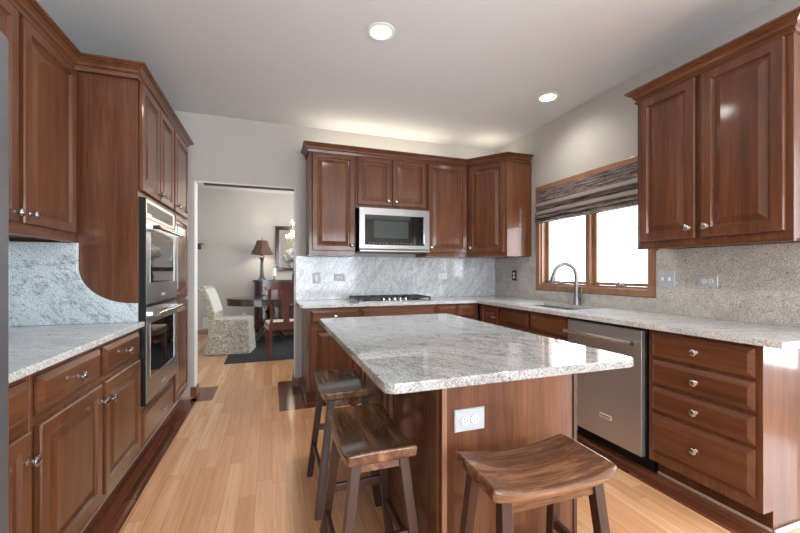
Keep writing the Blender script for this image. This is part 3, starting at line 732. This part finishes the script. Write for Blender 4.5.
bm = bm_new(); ribbon(bm, [(-.003, 2.075), (-.006, 1.98), (-.010, 1.94)], w); obj('shade_panel', bm, 'weave', t)
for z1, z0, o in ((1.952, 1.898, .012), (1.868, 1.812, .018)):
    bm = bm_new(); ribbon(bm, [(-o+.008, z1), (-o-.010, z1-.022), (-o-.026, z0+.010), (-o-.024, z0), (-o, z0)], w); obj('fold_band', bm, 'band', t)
bm = bm_new(); ribbon(bm, [(-.008, 1.915), (-.022, 1.898), (-.024, 1.870), (-.014, 1.850)], w); obj('fold', bm, 'weave', t)
bm = bm_new(); ribbon(bm, [(-.010, 1.83), (-.026, 1.812), (-.044, 1.790), (-.046, 1.775), (-.03, 1.768)], w); obj('fold', bm, 'weave', t)
bm = bm_new(); ribbon(bm, [(-.006, 1.80), (-.024, 1.775), (-.040, 1.752), (-.040, 1.738), (-.016, 1.728), (-.002, 1.74)], w); obj('fold', bm, 'weave', t)

# ------------------------------------------------------------------ stools
def make_stool(label):
    """long axis = x; seat 0.43 x 0.245, top about 0.61"""
    t = thing('saddle_stool', label, 'stool', group='saddle seat stools around the island')
    hx, hy = .222, .130; NX, NY = 18, 10; bm = bm_new()
    def P(i, j, top):
        u = -1+2*i/NX; v = -1+2*j/NY
        u = math.copysign(1-(1-abs(u))**1.25, u) if 0 else u
        x = u*hx; y = v*hy*(1-.05*abs(u)**6)
        z = .578+.030*abs(u)**2.2-.004*abs(v)**4
        if top: e = max(abs(u), abs(v)); return (x, y, z+.012)
        return (x*.985, y*.97, .556+.020*abs(u)**2.2)
    gt = [[bm.verts.new(P(i, j, 1)) for j in range(NY+1)] for i in range(NX+1)]
    gb = [[bm.verts.new(P(i, j, 0)) for j in range(NY+1)] for i in range(NX+1)]
    for i in range(NX):
        for j in range(NY):
            bm.faces.new((gt[i][j], gt[i+1][j], gt[i+1][j+1], gt[i][j+1])); bm.faces.new((gb[i][j], gb[i][j+1], gb[i+1][j+1], gb[i+1][j]))
    for i in range(NX):
        bm.faces.new((gt[i][0], gb[i][0], gb[i+1][0], gt[i+1][0])); bm.faces.new((gt[i][NY], gt[i+1][NY], gb[i+1][NY], gb[i][NY]))
    for j in range(NY):
        bm.faces.new((gt[0][j], gt[0][j+1], gb[0][j+1], gb[0][j])); bm.faces.new((gt[NX][j], gb[NX][j], gb[NX][j+1], gt[NX][j+1]))
    obj('seat', bm, 'seat_light', t, smooth=True, bevel=.009, segs=3)
    TX, TY, BX, BYY = .165, .085, .200, .155; zt = .566
    def at(sx, sy, z): f = 1-z/zt; return (sx*(TX+(BX-TX)*f), sy*(TY+(BYY-TY)*f), z)
    for sx in (-1, 1):
        for sy in (-1, 1):
            bm = bm_new(); beam(bm, at(sx, sy, 0), at(sx, sy, zt+.006), .034, .034, .036, .036); obj('leg', bm, 'stool_leg', t, bevel=.003)
    for sy in (-1, 1):
        bm = bm_new(); a, b = at(-1, sy, .19), at(1, sy, .19); bx(bm, a[0], b[0], a[1]-.009, a[1]+.009, .175, .207); obj('stretcher', bm, 'stool_leg', t, bevel=.002)
        bm = bm_new(); a, b = at(-1, sy, .54), at(1, sy, .54); bx(bm, a[0], b[0], a[1]-.009, a[1]+.009, .522, .563); obj('apron', bm, 'seat_light', t, bevel=.002)
    for sx in (-1, 1):
        bm = bm_new(); a, b = at(sx, -1, .29), at(sx, 1, .29); bx(bm, a[0]-.009, a[0]+.009, a[1], b[1], .275, .307); obj('stretcher', bm, 'stool_leg', t, bevel=.002)
        bm = bm_new(); a, b = at(sx, -1, .555), at(sx, 1, .555); bx(bm, a[0]-.009, a[0]+.009, a[1], b[1], .53, .568); obj('apron', bm, 'seat_light', t, bevel=.002)
    return t
def dup(root, loc, rz, label=None):
    r = root.copy(); COL.objects.link(r); r.location = loc; r.rotation_euler = (0, 0, rz)
    if label: r['label'] = label
    for ch in list(root.children):
        c = ch.copy(); COL.objects.link(c); c.parent = r
        for g in list(ch.children):
            d = g.copy(); COL.objects.link(d); d.parent = c
    return r
s0 = make_stool('brown wooden saddle stool in front of the island end, below the outlet')
s0.location = (.798, .985, .0); s0.rotation_euler = (0, 0, -.02)
dup(s0, (.354, 1.402, 0), PI/2, 'dark wooden saddle stool tucked at the island side, nearer of the two there')
dup(s0, (.368, 2.05, 0), PI/2+.01, 'dark wooden saddle stool at the island side, farther one nearest the doorway')

# ------------------------------------------------------------------ ceiling lights
for lab, x, y, e in (('round recessed ceiling light in the middle of the ceiling', .665, 2.29, 12), ('round recessed ceiling light near the window wall', 2.32, 2.66, 5),
                      ('added recessed fill light above the near end of the island, outside the picture', .75, .55, 12), ('added recessed fill light above the aisle, outside the picture', -.25, -.6, 10)):  # last two are unseen cans, added to brighten the near end
    t = thing('recessed_light', lab, 'ceiling light', (x, y, ZC))
    bm = bm_new(); lathe(bm, [(.092, 0), (.092, -.004), (.070, -.007), (.066, -.002)], seg=32); obj('trim_ring', bm, 'cantrim', t, smooth=True)
    bm = bm_new(); lathe(bm, [(.066, -.0015), (.064, -.004), (0, -.0045)], seg=32); obj('lens', bm, 'canlight', t)
    l = bpy.data.lights.new('can_lamp', 'SPOT'); l.energy = e*4; l.spot_size = 2.75; l.spot_blend = 1; l.shadow_soft_size = .06; l.color = (1, .96, .90)
    lo = bpy.data.objects.new('can_lamp', l); COL.objects.link(lo); lo.location = (x, y, ZC-.02)
def plamp(name, loc, e, col=(1, .83, .62), r=.03):
    l = bpy.data.lights.new(name, 'POINT'); l.energy = e; l.color = col; l.shadow_soft_size = r
    o = bpy.data.objects.new(name, l); COL.objects.link(o); o.location = loc; return o
# light strips lying on top of the back cabinets (their glow shows on the ceiling)
for lab, x0, x1, e in (('linear lamp lying on top of the back wall cabinets', .45, 1.9, 2.6), ('short linear lamp on top of the corner wall cabinet', 2.25, 2.55, .8)):
    y = 3.9 if x0 < 1 else 3.75
    o = boxo('cabinet_top_lamp', 'white', None, x0, x1, y-.02, y+.02, 2.4305, 2.446); tag(o, lab, 'lamp')
    area('uplight', ((x0+x1)/2, y, 2.452), (PI, 0, 0), x1-x0, .03, e, (1, .87, .68))

# ------------------------------------------------------------------ dining room
bm = bm_new(); bx(bm, -.60, 1.9, 5.34, 7.35, .0, .010); tag(obj('rug', bm, 'rug', bevel=.003), 'dark striped rug under the dining table and chairs', 'rug')
ZR = .0102
# skirted chair: faces +x (local)
t = skirted = thing('skirted_chair', 'upholstered parsons chair with floral skirt and rolled back, left of the dining table', 'chair', (-.58, 6.2, 0), -.12)
bm = bm_new(); zz = [(0.0, 1.0), (.22, .93), (.44, .87), (.47, .86)]
R_ = []
N = 40
for z, s in [(.0105, 1.04), (.15, 1.0), (.30, .96), (.40, .94), (.47, .935), (.50, .91)]:
    ring = []
    for k in range(N):
        a = 2*PI*k/N; ca, sa = math.cos(a), math.sin(a); p = .28
        x = .29*math.copysign(abs(ca)**p, ca); y = .265*math.copysign(abs(sa)**p, sa)
        wv = 1+(.012*math.sin(k*PI/2.5) if z < .42 else 0)
        ring.append(bm.verts.new((x*s*wv, y*s*wv, z)))
    R_.append(ring)
for A, B in zip(R_, R_[1:]):
    for k in range(N): bm.faces.new((A[k], A[(k+1) % N], B[(k+1) % N], B[k]))
bm.faces.new(R_[0][::-1]); bm.faces.new(R_[-1])
obj('skirted_seat', bm, 'damask', t, smooth=True)
bm = bm_new()
pr = [(-.16, .44), (-.18, .60), (-.225, .75), (-.265, .86), (-.30, .935), (-.335, .975), (-.375, .985), (-.405, .96), (-.405, .925), (-.375, .905), (-.345, .90), (-.33, .86), (-.30, .72), (-.275, .60), (-.265, .44)]
prism(bm, pr, -.235, .235, 'y'); obj('backrest', bm, 'damask', t, bevel=.012, smooth=True)
bm = bm_new(); prism(bm, [(-.176, .60), (-.221, .75), (-.261, .86), (-.296, .94), (-.30, .93), (-.27, .85), (-.23, .74), (-.19, .60)], -.225, .225, 'y'); o = obj('back_panel', bm, 'linen', t); o['label'] = 'plain pale front of the backrest'
skirted.scale = (1.05, 1.05, 1.03)
# dining table
t = thing('dining_table', 'dark polished oval dining table seen through the doorway', 'table', (.42, 6.95, 0))
def oval(rx, ry, n=48): return [(rx*math.cos(2*PI*k/n), ry*math.sin(2*PI*k/n)) for k in range(n)]
bm = bm_new(); prism(bm, oval(1.17, .58), .735, .765); obj('tabletop', bm, 'mahogany', t, bevel=.008)
bm = bm_new(); prism(bm, oval(1.155, .565), .645, .735); obj('apron', bm, 'mahogany', t)
for sx in (-.45, .45):
    bm = bm_new(); lathe(bm, [(.06, .0), (.08, .03), (.045, .07), (.05, .2), (.09, .30), (.05, .36), (.045, .42), (.12, .46)], (sx, 0, .20), seg=20)
    p_ = obj('pedestal', bm, 'mahogany', t, smooth=True)
    for k in range(4):
        a = PI/4+k*PI/2; bm = bm_new(); ca, sa = math.cos(a), math.sin(a)
        tube(bm, [(sx+.03*ca, .03*sa, .27), (sx+.14*ca, .14*sa, .22), (sx+.24*ca, .24*sa, .10), (sx+.32*ca, .32*sa, ZR+.022)], [.035, .032, .026, .02], 10); obj('foot', bm, 'mahogany', p_, smooth=True)
# wooden chair with its back to the kitchen
t = thing('dining_chair', 'red-brown wooden dining chair with splat back and cream seat, back turned to the kitchen', 'chair', (.165, 5.64, ZR+.001), .10)
for sx in (-1, 1):
    bm = bm_new(); prof = [(sx*.205, -.235, .004), (sx*.20, -.20, .2), (sx*.20, -.19, .44), (sx*.185, -.205, .60), (sx*.225, -.235, .80), (sx*.215, -.27, 1.0)]
    tube(bm, prof, [.019, .021, .024, .019, .021, .018], 8); obj('back_leg', bm, 'mahogany_red', t, smooth=True)
    bm = bm_new(); beam(bm, (sx*.225, .20, 0), (sx*.215, .20, .43), .028, .028, .046, .046); obj('front_leg', bm, 'mahogany_red', t, bevel=.004)
bm = bm_new(); prism(bm, [(-.22, -.21), (.22, -.21), (.255, .23), (-.255, .23)], .385, .45); obj('seat_frame', bm, 'mahogany_red', t, bevel=.008)
bm = bm_new(); prism(bm, [(-.215, -.185), (.215, -.185), (.245, .225), (-.245, .225)], .45, .49); obj('seat_cushion', bm, 'cushion', t, bevel=.018, segs=3)
bm = bm_new(); pts = []
for k in range(15):
    u = -1+2*k/14; pts.append((u*.30, 1.075-.02*u*u-.055*abs(u)**6))
for k in range(15):
    u = 1-2*k/14; pts.append((u*.265, .965-.01*u*u))
prism(bm, pts, -.285, -.25, 'y'); obj('crest_rail', bm, 'mahogany_red', t, bevel=.006)
bm = bm_new(); sp = []
for z, hw in ((.50, .045), (.58, .034), (.66, .038), (.74, .052), (.82, .068), (.90, .080), (.975, .088)): sp.append((hw, z))
pts = sp+[(-a, b) for a, b in sp[::-1]]
prism(bm, pts, -.262, -.246, 'y'); obj('splat', bm, 'mahogany_red', t)
bm = bm_new(); bx(bm, -.20, .20, -.215, -.19, .44, .50); obj('back_rail', bm, 'mahogany_red', t)
# buffet
t = thing('buffet', 'dark mahogany buffet against the dining room wall holding the lamp', 'sideboard', (-.36, YD-.50, 0))
def bow(x0, x1, y0, y1, o=0, n=10):
    r = .16; out = [(x1+o, y1), (x0-o, y1)]
    for k in range(n+1):
        a = PI+PI/2*k/n; out.append((x0+r+(r+o)*math.cos(a), y0+r+(r+o)*math.sin(a)))
    for k in range(n+1):
        a = 1.5*PI+PI/2*k/n; out.append((x1-r+(r+o)*math.cos(a), y0+r+(r+o)*math.sin(a)))
    return out
bm = bm_new(); prism(bm, bow(.03, 1.50, .02, .47), .12, 1.02); obj('buffet_body', bm, 'mahogany', t)
bm = bm_new(); prism(bm, bow(.03, 1.50, .02, .47, .03), 1.02, 1.06); obj('top', bm, 'vase', t, bevel=.006); 
bm = bm_new(); prism(bm, bow(.03, 1.50, .02, .47, .015), .12, .17); obj('plinth_rail', bm, 'mahogany_red', t)
for k in range(3):
    x = .24+k*.36; bm = bm_new(); panel_rings(bm, x, x+.33, .22, .96, .02, DOOR(.05), T); d_ = obj('door', bm, 'mahogany_red', t); knob(d_, x+.28, .6, .0)
for x, y in ((.12, .10), (1.4, .10), (.08, .40), (1.44, .40)):
    bm = bm_new(); lathe(bm, [(.022, 0), (.03, .02), (.02, .05), (.04, .12)], (x, y, 0), seg=14); obj('foot', bm, 'mahogany', t, smooth=True)
ZB = 1.0602
t = thing('table_lamp', 'lit table lamp with brown bell shade and pewter baluster base on the buffet', 'lamp', (-.185, YD-.28, ZB))
bm = bm_new(); bx(bm, -.07, .07, -.07, .07, 0, .03); lathe(bm, [(.055, .03), (.045, .06), (.035, .10), (.026, .34), (.034, .36), (.022, .38), (.045, .42), (.048, .45), (.022, .48), (.03, .50), (.012, .52), (.01, .60)], seg=16); obj('lamp_base', bm, 'lampmetal', t)
bm = bm_new()
R_ = []
for z, r in ((.50, .215), (.56, .185), (.64, .145), (.72, .115), (.775, .10)): R_.append([bm.verts.new((r*math.cos(2*PI*k/8), r*math.sin(2*PI*k/8), z)) for k in range(8)])
for A, B in zip(R_, R_[1:]):
    for k in range(8): bm.faces.new((A[k], A[(k+1) % 8], B[(k+1) % 8], B[k]))
o = obj('lamp_shade', bm, 'lampshade', t); s_ = o.modifiers.new('thick', 'SOLIDIFY'); s_.thickness = .003
bm = bm_new(); lathe(bm, [(0, .58), (.015, .585), (.028, .63), (.02, .67), (0, .69)], seg=12); obj('bulb', bm, 'bulb', t, smooth=True)
bm = bm_new(); tube(bm, [(0, 0, .69), (0, 0, .80)], .003, 6); lathe(bm, [(0, .795), (.012, .805), (.012, .82), (0, .835)], seg=10); obj('finial', bm, 'lampmetal', t, smooth=True)
plamp('table_lamp_light', (-.185, YD-.28, ZB+.63), 45, (1, .9, .76), .03)
# candle on the buffet
t = thing('candle_holder', 'small white pillar candle on a dark stand beside the table lamp', 'candle', (.045, YD-.22, ZB))
bm = bm_new(); lathe(bm, [(.03, 0), (.03, .006), (.008, .015), (.008, .055), (.03, .065), (.03, .07)], seg=14); obj('stand', bm, 'lampmetal', t, smooth=True)
bm = bm_new(); lathe(bm, [(.034, .0702), (.034, .235), (.0, .235)], seg=16); obj('candle', bm, 'candle', t)
# mirror
t = thing('wall_mirror', 'large wall mirror in a dark wooden frame above the buffet', 'mirror', (.07, YD-.001, 1.235))
mw, mh, fr = 1.05, .93, .075; bm = bm_new()
for a in ((0, mw, 0, fr), (0, mw, mh-fr, mh), (0, fr, fr, mh-fr), (mw-fr, mw, fr, mh-fr)): bx(bm, a[0], a[1], -.04, 0, a[2], a[3])
obj('frame', bm, 'mahogany', t, bevel=.01)
boxo('mirror_glass', 'mirror', t, fr, mw-fr, -.02, -.003, fr, mh-fr)
# vent + wall shelf
t = thing('wall_vent', 'white louvred vent low on the dining room wall', 'vent', (-1.2, YD, .225))
bm = bm_new(); bx(bm, -.07, .07, -.008, 0, -.10, .10); obj('vent_frame', bm, 'white', t, bevel=.003)
bm = bm_new()
for k in range(9): bx(bm, -.045, .045, -.013, -.008, -.075+k*.018, -.068+k*.018)
obj('louvres', bm, 'plate', t)
t = thing('wall_shelf', 'small dark wood display shelf on the dining wall at the doorway edge', 'shelf', (-1.50, YD-.12, 1.66))
boxo('shelf_board', 'mahogany_red', t, -.2, .24, 0, .12, .09, .12, bevel=.004)
bm = bm_new(); prism(bm, [(0, .0), (0, .09), (-.11, .09), (-.09, .06), (-.03, .03)], -.17, .20, 'x')
o = obj('shelf_molding', bm, 'mahogany', t); o.location = (0, .12, 0)
# flowers on the table
t = thing('flower_vase', 'vase of white flowers on the dining table, seen in mirror and oven glass', 'vase', (.42, 6.90, .765))
bm = bm_new(); lathe(bm, [(.07, 0), (.075, .01), (.02, .05), (.02, .12), (.07, .24), (.085, .38), (.05, .52), (.065, .56)], seg=20); obj('vase', bm, 'vase', t, smooth=True)
rnd = random.Random(3)
for k in range(26):
    a = rnd.uniform(0, 2*PI); r = rnd.uniform(0, .17); z = .64+rnd.uniform(0, .36)*(1-r/.4)
    bm = bm_new(); bmesh.ops.create_icosphere(bm, subdivisions=2, radius=rnd.uniform(.045, .065))
    for v in bm.verts: v.co *= 1+.14*math.sin(v.co.x*160+v.co.y*130+v.co.z*90); v.co += Vector((r*math.cos(a), r*math.sin(a), z))
    obj('blossom', bm, 'flower', t, smooth=True)
bm = bm_new()
for k in range(40):
    a = rnd.uniform(0, 2*PI); r = rnd.uniform(.05, .18); z = .56+rnd.uniform(0, .30); c = Vector((r*math.cos(a), r*math.sin(a), z)); d = Vector((math.cos(a), math.sin(a), .3))*.07; s = Vector((-math.sin(a), math.cos(a), 0))*.022
    vs = [bm.verts.new(c), bm.verts.new(c+d*.5+s), bm.verts.new(c+d), bm.verts.new(c+d*.5-s)]; bm.faces.new(vs)
obj('leaves', bm, 'leaf', t)
# chandelier over the table, mostly hidden by the door jamb but mirrored
t = thing('chandelier', 'candle-style brass chandelier over the dining table at the doorway edge', 'chandelier', (.62, 6.75, 0))
bm = bm_new(); lathe(bm, [(0, 1.80), (.03, 1.82), (.015, 1.86), (.05, 1.92), (.02, 1.98), (.015, 2.25), (.03, 2.28), (.006, 2.30), (.006, 2.82), (.05, 2.83), (.05, 2.8499)], seg=16); obj('stem', bm, 'brass', t, smooth=True)
for k in range(8):
    a = 2*PI*k/8+.2; ca, sa = math.cos(a), math.sin(a); Rm = .29
    bm = bm_new(); tube(bm, [(.02*ca, .02*sa, 1.93), (.10*ca, .10*sa, 1.86), (.20*ca, .20*sa, 1.87), (Rm*ca, Rm*sa, 1.96)], .007, 8)
    lathe(bm, [(.005, 1.955), (.03, 1.965), (.03, 1.97), (.011, 1.972), (.011, 2.05)], (Rm*ca, Rm*sa, 0), seg=10); ar = obj('arm', bm, 'brass', t, smooth=True)
    bm = bm_new(); lathe(bm, [(0, 2.05), (.012, 2.06), (.016, 2.08), (.006, 2.115), (0, 2.13)], (Rm*ca, Rm*sa, 0), seg=10); obj('bulb', bm, 'bulb', ar, smooth=True)
plamp('chandelier_light', (.62, 6.75, 2.20), 18, (1, .86, .68), .2)
